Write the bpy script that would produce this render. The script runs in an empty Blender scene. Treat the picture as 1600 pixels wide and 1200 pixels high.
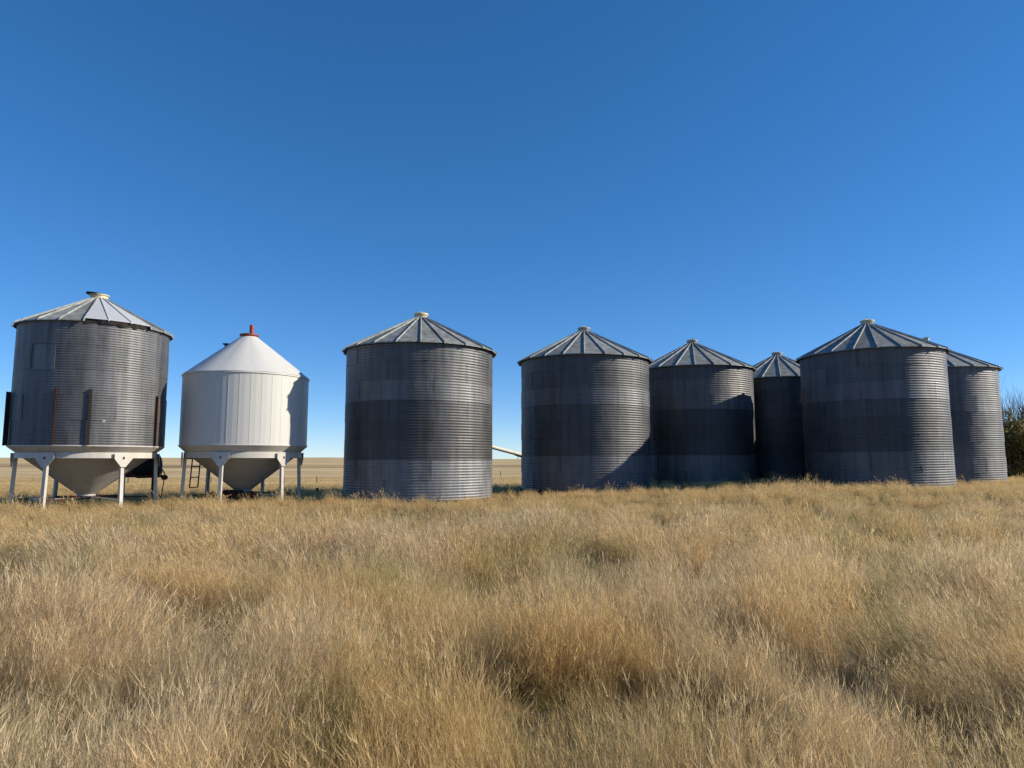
import bpy, math, random
import numpy as np
from mathutils import Vector, Matrix

PI = math.pi
rnd = random.Random(7)
S = bpy.context.scene
COL = S.collection

# ------------------------------------------------------------------ camera
FPX = 1080.0; ZC = 1.65; EYE_Y = 718.0
PITCH = math.atan((EYE_Y - 600) / FPX)
cam_d = bpy.data.cameras.new('camera')
cam_d.sensor_width = 36.0
cam_d.lens = FPX / 1600 * 36.0
cam_d.clip_start = 0.1
cam_d.clip_end = 20000
cam = bpy.data.objects.new('camera', cam_d)
cam.location = (0, 0, ZC)
cam.rotation_euler = (PI / 2 + PITCH, 0, 0)
COL.objects.link(cam)
S.camera = cam

# ------------------------------------------------------------------ light
SUN_AZ = math.radians(91.0)      # clockwise from +Y (the viewing direction)
SUN_EL = math.radians(27.4)
w = bpy.data.worlds.new('World'); S.world = w; w.use_nodes = True
nt = w.node_tree; nt.nodes.clear()
out = nt.nodes.new('ShaderNodeOutputWorld'); bg = nt.nodes.new('ShaderNodeBackground')
sky = nt.nodes.new('ShaderNodeTexSky'); sky.sky_type = 'NISHITA'
sky.sun_disc = False
sky.sun_elevation = SUN_EL
sky.sun_rotation = SUN_AZ
sky.altitude = 2500; sky.air_density = 0.9; sky.dust_density = 0.0; sky.ozone_density = 6.0
hs = nt.nodes.new('ShaderNodeHueSaturation'); hs.inputs['Saturation'].default_value = 1.185; hs.inputs['Hue'].default_value = 0.5056
gm = nt.nodes.new('ShaderNodeGamma'); gm.inputs[1].default_value = 0.806
bg.inputs['Strength'].default_value = 0.15
nt.links.new(sky.outputs[0], hs.inputs['Color']); nt.links.new(hs.outputs[0], gm.inputs[0]); nt.links.new(gm.outputs[0], bg.inputs['Color'])
nt.links.new(bg.outputs[0], out.inputs[0])
sun_d = bpy.data.lights.new('sun', 'SUN'); sun_d.energy = 4.45; sun_d.angle = math.radians(0.53)
sun_d.color = (1.0, 0.90, 0.74)
sun = bpy.data.objects.new('sun', sun_d); COL.objects.link(sun)
sdir = Vector((math.sin(SUN_AZ) * math.cos(SUN_EL), math.cos(SUN_AZ) * math.cos(SUN_EL), math.sin(SUN_EL)))
sun.rotation_euler = sdir.to_track_quat('Z', 'Y').to_euler()
sun.location = (40, 0, 30)
vs = S.view_settings
vs.view_transform = 'Standard'; vs.look = 'None'; vs.exposure = 0.50; vs.gamma = 1.0; vs.use_curve_mapping = False

S.render.engine = 'CYCLES'
S.cycles.use_denoising = True; S.cycles.denoising_prefilter = 'NONE'; S.render.filter_size = 1.2
S.cycles.max_bounces = 6; S.cycles.diffuse_bounces = 3; S.cycles.glossy_bounces = 3; S.cycles.transmission_bounces = 3

# ------------------------------------------------------------------ helpers
def ray(px, py):
    a = (px - 800) / FPX; b = (600 - py) / FPX
    return Vector((a, math.cos(PITCH) - b * math.sin(PITCH), math.sin(PITCH) + b * math.cos(PITCH)))

def at(px, py, y):
    r = ray(px, py); k = y / r.y
    return Vector((r.x * k, y, ZC + r.z * k))

def link(name, mesh, parent=None):
    o = bpy.data.objects.new(name, mesh); COL.objects.link(o)
    if parent is not None: o.parent = parent
    return o

def mesh_of(name, V, F, mat=None, smooth=False):
    me = bpy.data.meshes.new(name); me.from_pydata([tuple(v) for v in V], [], F); me.update()
    if mat: me.materials.append(mat)
    if smooth: me.polygons.foreach_set('use_smooth', [True] * len(me.polygons))
    return me

def tag(o, label=None, cat=None, group=None, kind=None):
    if label: o['label'] = label
    if cat: o['category'] = cat
    if group: o['group'] = group
    if kind: o['kind'] = kind
    return o

def empty(name, loc, rz=0.0):
    o = bpy.data.objects.new(name, None); COL.objects.link(o)
    o.location = loc; o.rotation_euler = (0, 0, rz); o.empty_display_size = 0.2
    return o

class MB:
    """collects simple solids, then links them as ONE mesh object"""
    def __init__(s): s.V = []; s.F = []
    def add(s, V, F):
        n = len(s.V); s.V += [tuple(v) for v in V]; s.F += [tuple(i + n for i in f) for f in F]; return s
    def box(s, c, size, rot=None):
        hx, hy, hz = size[0] / 2, size[1] / 2, size[2] / 2
        P = [Vector((x, y, z)) for z in (-hz, hz) for y in (-hy, hy) for x in (-hx, hx)]
        if rot is not None: P = [rot @ p for p in P]
        P = [p + Vector(c) for p in P]
        return s.add(P, [(0, 2, 3, 1), (4, 5, 7, 6), (0, 1, 5, 4), (2, 6, 7, 3), (0, 4, 6, 2), (1, 3, 7, 5)])
    def bar(s, a, b, wd, ht, up=(0, 0, 1)):
        a = Vector(a); b = Vector(b); d = (b - a); L = d.length; d.normalize()
        u = Vector(up); x = d.cross(u)
        if x.length < 1e-4: x = d.cross(Vector((1, 0, 0)))
        x.normalize(); z = x.cross(d)
        R = Matrix((x, d, z)).transposed()
        return s.box((a + b) / 2, (wd, L, ht), R)
    def tube(s, a, b, r0, r1=None, n=10, caps=True):
        r1 = r0 if r1 is None else r1
        a = Vector(a); b = Vector(b); d = (b - a).normalized()
        x = d.cross(Vector((0, 0, 1)))
        if x.length < 1e-3: x = d.cross(Vector((1, 0, 0)))
        x.normalize(); y = d.cross(x)
        V = []; F = []
        for p, r in ((a, r0), (b, r1)):
            for i in range(n):
                t = 2 * PI * i / n
                V.append(p + (x * math.cos(t) + y * math.sin(t)) * r)
        for i in range(n):
            j = (i + 1) % n; F.append((i, i + n, j + n, j))
        if caps: F.append(tuple(range(n))); F.append(tuple(range(2 * n - 1, n - 1, -1)))
        return s.add(V, F)
    def lathe(s, prof, n=32, c=(0, 0, 0), axis='z'):
        V = []; F = []; m = len(prof)
        for i in range(n):
            t = 2 * PI * i / n
            for r, z in prof:
                p = (r * math.cos(t), r * math.sin(t), z)
                if axis == 'x': p = (p[2], p[0], p[1])
                if axis == 'y': p = (p[1], p[2], p[0])
                V.append((p[0] + c[0], p[1] + c[1], p[2] + c[2]))
        for i in range(n):
            j = (i + 1) % n
            for k in range(m - 1):
                F.append((i * m + k, j * m + k, j * m + k + 1, i * m + k + 1))
        return s.add(V, F)
    def mesh(s, name, mat, smooth=False):
        me = mesh_of(name, s.V, s.F, mat, smooth)
        if smooth:
            me.set_sharp_from_angle(angle=math.radians(35))
        return me
    def build(s, name, mat, parent=None, smooth=False):
        return link(name, s.mesh(name, mat, smooth), parent)

# ------------------------------------------------------------------ materials
def new_mat(name):
    m = bpy.data.materials.new(name); m.use_nodes = True
    t = m.node_tree; t.nodes.clear()
    o = t.nodes.new('ShaderNodeOutputMaterial'); p = t.nodes.new('ShaderNodeBsdfPrincipled')
    t.links.new(p.outputs[0], o.inputs[0])
    return m, t, p, o

def N(t, kind, **kw):
    n = t.nodes.new(kind)
    for k, v in kw.items():
        if hasattr(n, k): setattr(n, k, v)
        else: n.inputs[k].default_value = v
    return n

def noise(t, vec, scale, detail=4, rough=0.55):
    n = t.nodes.new('ShaderNodeTexNoise'); n.inputs['Scale'].default_value = scale
    n.inputs['Detail'].default_value = detail; n.inputs['Roughness'].default_value = rough
    t.links.new(vec, n.inputs['Vector']); return n.outputs['Fac']

def mapping(t, vec, sc):
    m = t.nodes.new('ShaderNodeMapping'); m.inputs['Scale'].default_value = sc
    t.links.new(vec, m.inputs['Vector']); return m.outputs[0]

def rng(t, val, a, b, c, d):
    m = t.nodes.new('ShaderNodeMapRange'); t.links.new(val, m.inputs[0])
    for i, v in enumerate((a, b, c, d)): m.inputs[i + 1].default_value = v
    return m.outputs[0]

def mix(t, fac, a, b, mode='MIX'):
    m = t.nodes.new('ShaderNodeMix'); m.data_type = 'RGBA'; m.blend_type = mode
    for s, v in ((m.inputs[0], fac), (m.inputs[6], a), (m.inputs[7], b)):
        if isinstance(v, bpy.types.NodeSocket): t.links.new(v, s)
        elif isinstance(v, (int, float)): s.default_value = v
        else: s.default_value = (*v, 1)
    return m.outputs[2]

def geo_pos(t): return t.nodes.new('ShaderNodeNewGeometry').outputs['Position']

def mat_galv(name, rust=0.0, metallic=0.5, rough=(0.50, 0.66), spec=1.0):
    m, t, p, o = new_mat(name)
    pos = geo_pos(t)
    oi = t.nodes.new('ShaderNodeObjectInfo')
    streak = noise(t, mapping(t, pos, (5, 5, 0.35)), 1.0, 5, 0.6)
    blot = noise(t, pos, 1.3, 5, 0.6)
    fine = noise(t, pos, 28, 3, 0.6)
    f1 = rng(t, streak, 0.3, 0.7, 0.66, 1.32)
    f2 = rng(t, blot, 0.3, 0.7, 0.8, 1.2)
    f3 = rng(t, fine, 0.3, 0.7, 0.9, 1.1)
    a = t.nodes.new('ShaderNodeMath'); a.operation = 'MULTIPLY'; t.links.new(f1, a.inputs[0]); t.links.new(f2, a.inputs[1])
    b = t.nodes.new('ShaderNodeMath'); b.operation = 'MULTIPLY'; t.links.new(a.outputs[0], b.inputs[0]); t.links.new(f3, b.inputs[1])
    c = mix(t, 1.0, oi.outputs['Color'], b.outputs[0], 'MULTIPLY')
    sa = t.nodes.new('ShaderNodeAttribute'); sa.attribute_name = 'seam'
    sg = t.nodes.new('ShaderNodeMath'); sg.operation = 'MULTIPLY'; t.links.new(sa.outputs['Fac'], sg.inputs[0]); t.links.new(rng(t, noise(t, pos, 1.1, 2), 0.35, 0.6, 0.0, 0.5), sg.inputs[1])
    c = mix(t, sg.outputs[0], c, (0.02, 0.02, 0.022))
    if rust:
        rm = rng(t, noise(t, mapping(t, pos, (3, 3, 0.9)), 1.0, 8, 0.68), 0.55, 0.75, 0, rust)
        c = mix(t, rm, c, (0.16, 0.085, 0.055))
    t.links.new(c, p.inputs['Base Color'])
    p.inputs['Metallic'].default_value = metallic; p.inputs['Specular IOR Level'].default_value = spec
    t.links.new(rng(t, blot, 0.3, 0.7, rough[0], rough[1]), p.inputs['Roughness'])
    bp = t.nodes.new('ShaderNodeBump'); bp.inputs['Strength'].default_value = 0.35; bp.inputs['Distance'].default_value = 0.05
    t.links.new(noise(t, pos, 1.7, 3, 0.5), bp.inputs['Height']); t.links.new(bp.outputs[0], p.inputs['Normal'])
    return m

def mat_paint(name, col, dirt=(0.3, 0.24, 0.17), amount=0.35, rough=0.5, metallic=0.0, streak_z=0.4, spec=None):
    m, t, p, o = new_mat(name)
    pos = geo_pos(t)
    d1 = noise(t, mapping(t, pos, (6, 6, streak_z)), 1.0, 6, 0.6)
    d2 = noise(t, pos, 3.0, 6, 0.65)
    c = mix(t, rng(t, d1, 0.48, 0.8, 0, amount), col, dirt)
    c = mix(t, rng(t, d2, 0.5, 0.85, 0, amount), c, dirt)
    t.links.new(c, p.inputs['Base Color'])
    p.inputs['Roughness'].default_value = rough; p.inputs['Metallic'].default_value = metallic
    p.inputs['Specular IOR Level'].default_value = spec if spec is not None else (0.12 if max(col) < 0.2 else 0.5)
    bp = t.nodes.new('ShaderNodeBump'); bp.inputs['Strength'].default_value = 0.15; bp.inputs['Distance'].default_value = 0.02
    t.links.new(d2, bp.inputs['Height']); t.links.new(bp.outputs[0], p.inputs['Normal'])
    return m

M_GALV = mat_galv('galvanised_steel', 0.12)
M_GALV_RUST = mat_galv('galvanised_steel_rust_tinged', 0.6)
M_ROOF = mat_galv('roof_steel', 0.12, 0.08, (0.7, 0.82), 0.12)
M_RIB = mat_galv('roof_rib_steel', 0.1, 0.08, (0.65, 0.8), 0.15)
M_CREAM = mat_paint('cream_cap_paint', (0.62, 0.55, 0.34), (0.2, 0.14, 0.08), 0.5, 0.55)
M_GREYCAP = mat_paint('grey_cap_paint', (0.36, 0.34, 0.30), (0.16, 0.11, 0.07), 0.5, 0.55)
M_WHITE = mat_paint('white_bin_paint', (0.60, 0.59, 0.545), (0.44, 0.41, 0.35), 0.2, 0.42)
M_WHITE_LEG = mat_paint('white_leg_paint', (0.54, 0.52, 0.47), (0.34, 0.26, 0.17), 0.45, 0.5)
M_CONE = mat_paint('grey_white_cone_paint', (0.41, 0.40, 0.37), (0.28, 0.23, 0.17), 0.5, 0.5)
M_BARE = mat_paint('faded_sheet_steel', (0.50, 0.51, 0.52), (0.36, 0.35, 0.33), 0.25, 0.5, 0.1)
M_RUST = mat_paint('rusty_iron', (0.10, 0.042, 0.026), (0.05, 0.028, 0.02), 0.6, 0.8)
M_DARK = mat_paint('dark_weathered_iron', (0.03, 0.027, 0.027), (0.06, 0.035, 0.02), 0.5, 0.7)
M_RED = mat_paint('faded_red_paint', (0.30, 0.05, 0.03), (0.10, 0.05, 0.03), 0.5, 0.55)
M_DKRED = mat_paint('dull_dark_red_paint', (0.15, 0.03, 0.022), (0.05, 0.03, 0.02), 0.5, 0.5)
M_TYRE = mat_paint('tyre_rubber', (0.025, 0.025, 0.026), (0.09, 0.075, 0.05), 0.4, 0.85)
M_WOOD = mat_paint('weathered_wood', (0.15, 0.12, 0.09), (0.06, 0.045, 0.03), 0.6, 0.9)
M_TUBE = mat_paint('cream_auger_paint', (0.80, 0.75, 0.60), (0.4, 0.32, 0.2), 0.4, 0.5)
M_BARK = mat_paint('grey_bark', (0.11, 0.085, 0.065), (0.05, 0.04, 0.03), 0.6, 0.9)

def mat_leaf(name, c1, c2, trans=0.3):
    m, t, p, o = new_mat(name)
    pos = geo_pos(t)
    at_ = t.nodes.new('ShaderNodeAttribute'); at_.attribute_name = 'tone'
    c = mix(t, at_.outputs['Fac'], c1, c2)
    t.links.new(c, p.inputs['Base Color']); p.inputs['Roughness'].default_value = 0.6
    p.inputs['Specular IOR Level'].default_value = 0.3
    tr = t.nodes.new('ShaderNodeBsdfTranslucent'); t.links.new(c, tr.inputs['Color'])
    ms = t.nodes.new('ShaderNodeMixShader'); ms.inputs[0].default_value = trans
    t.links.new(p.outputs[0], ms.inputs[1]); t.links.new(tr.outputs[0], ms.inputs[2])
    t.links.new(ms.outputs[0], o.inputs[0])
    return m

# ------------------------------------------------------------------ terrain
def sstep(a, b, x):
    t = np.clip((x - a) / (b - a), 0, 1); return t * t * (3 - 2 * t)

def vnoise(x, y, seed=0):
    """smooth value noise, vectorised"""
    x = np.asarray(x, float); y = np.asarray(y, float)
    xi = np.floor(x); yi = np.floor(y); fx = x - xi; fy = y - yi
    fx = fx * fx * (3 - 2 * fx); fy = fy * fy * (3 - 2 * fy)
    def h(i, j):
        v = np.sin(i * 127.1 + j * 311.7 + seed * 74.7) * 43758.5453
        return v - np.floor(v)
    a = h(xi, yi); b = h(xi + 1, yi); c = h(xi, yi + 1); d = h(xi + 1, yi + 1)
    return (a * (1 - fx) + b * fx) * (1 - fy) + (c * (1 - fx) + d * fx) * fy

def fbm(x, y, seed=0, oct=3):
    s = 0; a = 0.5; tot = 0
    for k in range(oct):
        s = s + a * vnoise(np.asarray(x) * 2 ** k + 17.3 * k, np.asarray(y) * 2 ** k - 9.1 * k, seed + k); tot += a; a *= 0.5
    return s / tot

def height(x, y):
    x = np.asarray(x, float); y = np.asarray(y, float)
    r = np.sqrt(x * x + y * y)
    h = (0.13 + 0.40 * sstep(-5, 13, x)) * sstep(9, 22, y)
    h = h - 1.0 * sstep(34, 75, y) * (1 - 0.35 * sstep(5, 40, x))
    near = 1 - sstep(20, 60, r)
    h = h + (fbm(x * 0.35, y * 0.35, 3) - 0.5) * 0.22 * near
    far = sstep(90, 700, r)
    und = (fbm(x * 0.0035, y * 0.0035, 11, 3) - 0.5)
    h = h + far * (2.3 + 9.0 * und * sstep(250, 1200, r) + 1.1 * sstep(60, -900, x) * 3.0)
    h = h - 30 * sstep(1500, 5000, r)
    return h

def H(x, y): return float(height(x, y))

radii = np.concatenate([np.linspace(0.0, 40, 81)[1:], np.geomspace(40, 6000, 90)[1:]])
na = 192
V = [(0, 0, H(0, 0))]
ang = np.linspace(0, 2 * PI, na, endpoint=False)
X = np.outer(radii, np.sin(ang)); Y = np.outer(radii, np.cos(ang)); Z = height(X, Y)
V += list(zip(X.ravel(), Y.ravel(), Z.ravel()))
F = []
for j in range(na): F.append((0, 1 + (j + 1) % na, 1 + j))
for i in range(len(radii) - 1):
    for j in range(na):
        a = 1 + i * na + j; b = 1 + i * na + (j + 1) % na
        F.append((a, b, b + na, a + na))

m, t, p, o = new_mat('prairie_ground')
pos = geo_pos(t)
sep = t.nodes.new('ShaderNodeSeparateXYZ'); t.links.new(pos, sep.inputs[0])
ln = t.nodes.new('ShaderNodeVectorMath'); ln.operation = 'LENGTH'; t.links.new(pos, ln.inputs[0])
n_f = noise(t, pos, 9, 6, 0.7); n_m = noise(t, pos, 0.6, 5, 0.6)
litter = mix(t, rng(t, n_f, 0.3, 0.7, 0, 1), (0.045, 0.034, 0.02), (0.19, 0.14, 0.075))
litter = mix(t, rng(t, n_m, 0.45, 0.65, 0, 0.6), litter, (0.05, 0.055, 0.022))
band = noise(t, mapping(t, pos, (0.003, 0.022, 0)), 1.0, 5, 0.65)
band2 = noise(t, mapping(t, pos, (0.012, 0.11, 0)), 1.0, 5, 0.7)
band3 = noise(t, mapping(t, pos, (0.06, 0.45, 0)), 1.0, 5, 0.7)
stub = mix(t, rng(t, band, 0.38, 0.62, 0, 1), (0.43, 0.30, 0.145), (0.70, 0.52, 0.28))
stub = mix(t, rng(t, band2, 0.44, 0.62, 0, 0.9), stub, (0.36, 0.27, 0.13))
stub = mix(t, rng(t, band3, 0.44, 0.64, 0, 0.85), stub, (0.33, 0.25, 0.12))
band4 = noise(t, mapping(t, pos, (0.03, 0.25, 0)), 1.7, 4, 0.6)
stub = mix(t, rng(t, band4, 0.50, 0.62, 0, 0.75), stub, (0.78, 0.6, 0.34))
# weedy ditch across the field
wob = t.nodes.new('ShaderNodeMath'); wob.operation = 'MULTIPLY_ADD'; wob.inputs[1].default_value = 60; t.links.new(noise(t, mapping(t, pos, (0.01, 0.003, 0)), 1.0, 3), wob.inputs[0]); t.links.new(sep.outputs['Y'], wob.inputs[2])
d1 = rng(t, wob.outputs[0], 215, 235, 0, 1); d2 = rng(t, wob.outputs[0], 262, 290, 1, 0)
dm = t.nodes.new('ShaderNodeMath'); dm.operation = 'MULTIPLY'; t.links.new(d1, dm.inputs[0]); t.links.new(d2, dm.inputs[1])
dm2 = t.nodes.new('ShaderNodeMath'); dm2.operation = 'MULTIPLY'; t.links.new(dm.outputs[0], dm2.inputs[0]); t.links.new(rng(t, noise(t, mapping(t, pos, (0.02, 0.02, 0)), 1.0, 3), 0.35, 0.55, 0.1, 0.85), dm2.inputs[1])
stub = mix(t, dm2.outputs[0], stub, (0.17, 0.12, 0.065))
col = mix(t, rng(t, ln.outputs['Value'], 34, 52, 0, 1), litter, stub)
t.links.new(col, p.inputs['Base Color']); p.inputs['Roughness'].default_value = 0.95
p.inputs['Specular IOR Level'].default_value = 0.1
bp = t.nodes.new('ShaderNodeBump'); bp.inputs['Strength'].default_value = 0.6; bp.inputs['Distance'].default_value = 0.06
t.links.new(n_f, bp.inputs['Height']); t.links.new(bp.outputs[0], p.inputs['Normal'])
ground = link('ground', mesh_of('ground', V, F, m, True))
tag(ground, 'rolling prairie ground and pale stubble field reaching the horizon', 'ground', kind='structure')

# ------------------------------------------------------------------ corrugated bins
def sheet_mesh(name, R, hgt, ncor, span, mat, depth=0.0115, seg=10):
    """one curved corrugated wall sheet, starting at angle 0, with a lapped edge"""
    per = 6; nz = ncor * per + 1
    V = []; F = []; SM = []
    us = [0.0, 0.010, 0.018] + [(i + 1) / seg for i in range(seg - 2)] + [0.965, 0.978, 1.0]
    seg = len(us) - 1
    for u in us:
        a = u * (span + 0.012); lap = 0.012 * u
        SM += [1.0 if (u < 0.012 or u > 0.97) else 0.0] * nz
        for k in range(nz):
            zz = hgt * k / (nz - 1)
            r = R + lap + depth * 0.5 * math.cos(2 * PI * k / per)
            V.append((r * math.cos(a), r * math.sin(a), zz))
    for i in range(seg):
        for k in range(nz - 1):
            a = i * nz + k; F.append((a, a + nz, a + nz + 1, a + 1))
    # return edge of the lap, so that the sheet has a visible thickness there
    n0 = len(V); i = seg; SM += [1.0] * nz
    a = span + 0.012
    for k in range(nz):
        x, y, zz = V[i * nz + k]; q = 1 - 0.010 / R
        V.append((x * q, y * q, zz))
    for k in range(nz - 1):
        F.append((i * nz + k, n0 + k, n0 + k + 1, i * nz + k + 1))
    me = mesh_of(name, V, F, mat, True)
    at_ = me.attributes.new('seam', 'FLOAT', 'POINT'); at_.data.foreach_set('value', SM)
    me.set_sharp_from_angle(angle=math.radians(60))
    return me

def roof_panel_mesh(name, r0, r1, z0, z1, dth, mat, lip=0.035):
    """a flat pie-slice roof sheet with a turned-down eave lip"""
    h = dth / 2; V = []
    for r, z in ((r0, z0), ((r0 + r1) / 2, (z0 + z1) / 2), (r1, z1), (r1 + 0.015, z1 - lip)):
        for s in (-1, 1):
            V.append((r * math.cos(h), s * r * math.sin(h), z))
    F = [(0, 2, 3, 1), (2, 4, 5, 3), (4, 6, 7, 5)]
    n = len(V)
    V += [(v[0] * 0.998, v[1], v[2] - 0.006) for v in V]
    F += [tuple(i + n for i in reversed(f)) for f in F]
    F += [(6, 6 + n, 7 + n, 7)]
    return mesh_of(name, V, F, mat)

def rib_mesh(name, r0, r1, z0, z1, mat, wd=0.026, ht=0.045):
    mb = MB()
    V = []; F = []
    prof = [(-wd / 2 - .012, -0.005), (-wd / 2, ht), (wd / 2, ht), (wd / 2 + .012, -0.005)]
    pts = [(r0, z0), (r1 + 0.02, z1), (r1 + 0.055, z1 - 0.05)]
    for k, (r, z) in enumerate(pts):
        sc = 1.0 if k < 2 else 0.55
        for q, (y, hh) in enumerate(prof): V.append((r, y, z + hh * sc))
    for k in range(2):
        for i in range(3): F.append((k * 4 + i, k * 4 + 4 + i, k * 4 + 5 + i, k * 4 + 1 + i))
    F.append((8, 11, 10, 9)); F.append((0, 1, 2, 3))
    return mesh_of(name, V, F, mat)

R = 2.75; RING = 0.68; NCOR = 7; NR = 8; NS = 6
SPAN = 2 * PI / NS
NP = 22
R_EAVE = 2.90; CAP_R = 0.235
RISE = 1.36
ROOF_Z1 = NR * RING - 0.02
SH = {}
for key, mm in (('plain', M_GALV), ('rusty', M_GALV_RUST)):
    SH[key] = sheet_mesh('wall_sheet', R, RING, NCOR, SPAN, mm)
PANEL = roof_panel_mesh('roof_panel', CAP_R - 0.04, R_EAVE, ROOF_Z1 + RISE, ROOF_Z1 - 0.02, 2 * PI / NP, M_ROOF)
RIB = rib_mesh('roof_rib', CAP_R + 0.02, R_EAVE, ROOF_Z1 + RISE - 0.02, ROOF_Z1 - 0.02, M_RIB)

def cap_meshes(matc, matl):
    a = MB().lathe([(CAP_R + 0.0, -0.10), (CAP_R, 0.09), (CAP_R + 0.035, 0.09), (CAP_R + 0.035, 0.115), (CAP_R - 0.05, 0.115)], 24)
    b = MB().lathe([(CAP_R + 0.03, 0.0), (CAP_R + 0.045, 0.0), (CAP_R + 0.045, 0.05), (CAP_R - 0.02, 0.075), (0.06, 0.11), (0.001, 0.115)], 24)
    b.bar((-0.08, 0, 0.13), (0.08, 0, 0.13), 0.02, 0.02); b.bar((-0.08, 0, 0.08), (-0.08, 0, 0.13), 0.02, 0.02); b.bar((0.08, 0, 0.08), (0.08, 0, 0.13), 0.02, 0.02)
    return a.mesh('roof_cap', matc, True), b.mesh('cap_lid', matl, True)
CAPS = {'cream': cap_meshes(M_CREAM, M_CREAM), 'grey': cap_meshes(M_GREYCAP, M_GREYCAP)}

def grey(v, warm=0.0): return (v * (0.965 + warm), v * 1.0, v * (1.06 - warm), 1)

def rgrey(v): return (v * 0.97, v * 1.02, v * 0.99, 1)
GROUP = 'round corrugated steel grain bins standing in the grass'
def grain_bin(x, y, z, tones, label, cap='cream', rusty=False, seed=0, lid_tilt=0.0, a0=0.3, ribphase=0.0):
    r = random.Random(seed)
    root = tag(empty('grain_bin', (x, y, z), a0), label, 'grain bin', GROUP)
    # foundation ring, mostly hidden by grass
    MB().lathe([(R + 0.02, -0.6), (R + 0.06, -0.6), (R + 0.06, 0.0), (R - 0.02, 0.0)], 48).build('base_ring', M_DARK, root, True)
    for k in range(NR):
        off = (k % 2) * SPAN / 2 + r.uniform(-0.05, 0.05)
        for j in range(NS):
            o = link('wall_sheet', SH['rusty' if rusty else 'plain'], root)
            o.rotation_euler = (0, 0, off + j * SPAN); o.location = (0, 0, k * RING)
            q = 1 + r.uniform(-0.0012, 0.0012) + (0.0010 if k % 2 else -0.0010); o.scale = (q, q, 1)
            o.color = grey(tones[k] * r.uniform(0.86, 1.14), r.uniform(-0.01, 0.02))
    for k in range(NP):
        a = 2 * PI * k / NP + ribphase - a0
        o = link('roof_panel', PANEL, root); o.rotation_euler = (0, 0, a + PI / NP); o.color = rgrey(r.uniform(0.19, 0.25))
        o = link('roof_rib', RIB, root); o.rotation_euler = (0, 0, a); o.color = rgrey(0.30)
    c = link('roof_cap', CAPS[cap][0], root); c.location = (0, 0, ROOF_Z1 + RISE)
    l = link('cap_lid', CAPS[cap][1], c); l.location = (0, 0, 0.118)
    if lid_tilt:
        l.location = (-0.22, -0.05, 0.20); l.rotation_euler = (0.1, -lid_tilt, 0)
        MB().bar((0.1, 0, 0.0), (-0.02, 0, 0.36), 0.03, 0.03).build('lid_arm', M_DARK, c)
    return root

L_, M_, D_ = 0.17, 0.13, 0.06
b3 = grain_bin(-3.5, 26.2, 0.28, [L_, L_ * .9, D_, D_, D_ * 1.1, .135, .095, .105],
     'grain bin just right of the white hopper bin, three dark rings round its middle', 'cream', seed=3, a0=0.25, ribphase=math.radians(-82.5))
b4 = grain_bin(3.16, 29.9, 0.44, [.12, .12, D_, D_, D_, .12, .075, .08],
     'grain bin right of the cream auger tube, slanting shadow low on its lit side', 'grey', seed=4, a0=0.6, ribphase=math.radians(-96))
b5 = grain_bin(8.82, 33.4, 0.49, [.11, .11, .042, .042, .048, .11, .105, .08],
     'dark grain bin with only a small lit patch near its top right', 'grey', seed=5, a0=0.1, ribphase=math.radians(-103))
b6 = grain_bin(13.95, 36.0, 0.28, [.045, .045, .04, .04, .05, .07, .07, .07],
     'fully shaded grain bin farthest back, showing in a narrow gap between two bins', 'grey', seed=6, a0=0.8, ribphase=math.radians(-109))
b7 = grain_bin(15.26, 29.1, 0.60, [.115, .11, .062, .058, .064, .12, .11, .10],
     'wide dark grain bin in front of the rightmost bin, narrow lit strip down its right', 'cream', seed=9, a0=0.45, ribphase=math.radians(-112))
# finial on the wide bin's cap
cap7 = [c for c in b7.children if c.name.startswith('roof_cap')][0]
MB().tube((0, 0, 0.2), (0, 0, 0.34), 0.015, 0.008, 6).build('finial', M_DARK, cap7)
MB().box((0, 0, 0), (0.11, 0.08, 0.12)).tube((0, 0.0, -0.06), (0, -0.02, -0.20), 0.035, 0.035, 10).build('unload_spout', M_GALV_RUST, b7)
sp = [c for c in b7.children if c.name.startswith('unload_spout')][0]
va = math.radians(172.5 - 9); 
sp.location = ((R + 0.08) * math.cos(-PI / 2 + math.radians(5) - 0.45), (R + 0.08) * math.sin(-PI / 2 + math.radians(5) - 0.45), 0.75)
sp.rotation_euler = (0, 0, math.radians(5) - 0.45); sp.color = grey(0.10)
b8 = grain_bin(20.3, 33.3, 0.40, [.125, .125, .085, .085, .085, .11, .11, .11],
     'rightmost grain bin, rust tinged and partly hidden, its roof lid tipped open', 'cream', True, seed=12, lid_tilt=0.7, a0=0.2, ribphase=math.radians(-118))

for b_, lean in ((b7, -0.010), (b8, -0.010)):
    b_.rotation_euler = (Matrix.Rotation(lean, 3, 'Y') @ Matrix.Rotation(b_.rotation_euler.z, 3, 'Z')).to_euler()

# ------------------------------------------------------------------ hopper bins
def leg_box(mb, a, zt, zb, r_top, r_bot, wd):
    ca, sa = math.cos(a), math.sin(a)
    mb.bar((r_bot * ca, r_bot * sa, zb), (r_top * ca, r_top * sa, zt), wd, wd, up=(ca, sa, 0))

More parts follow.
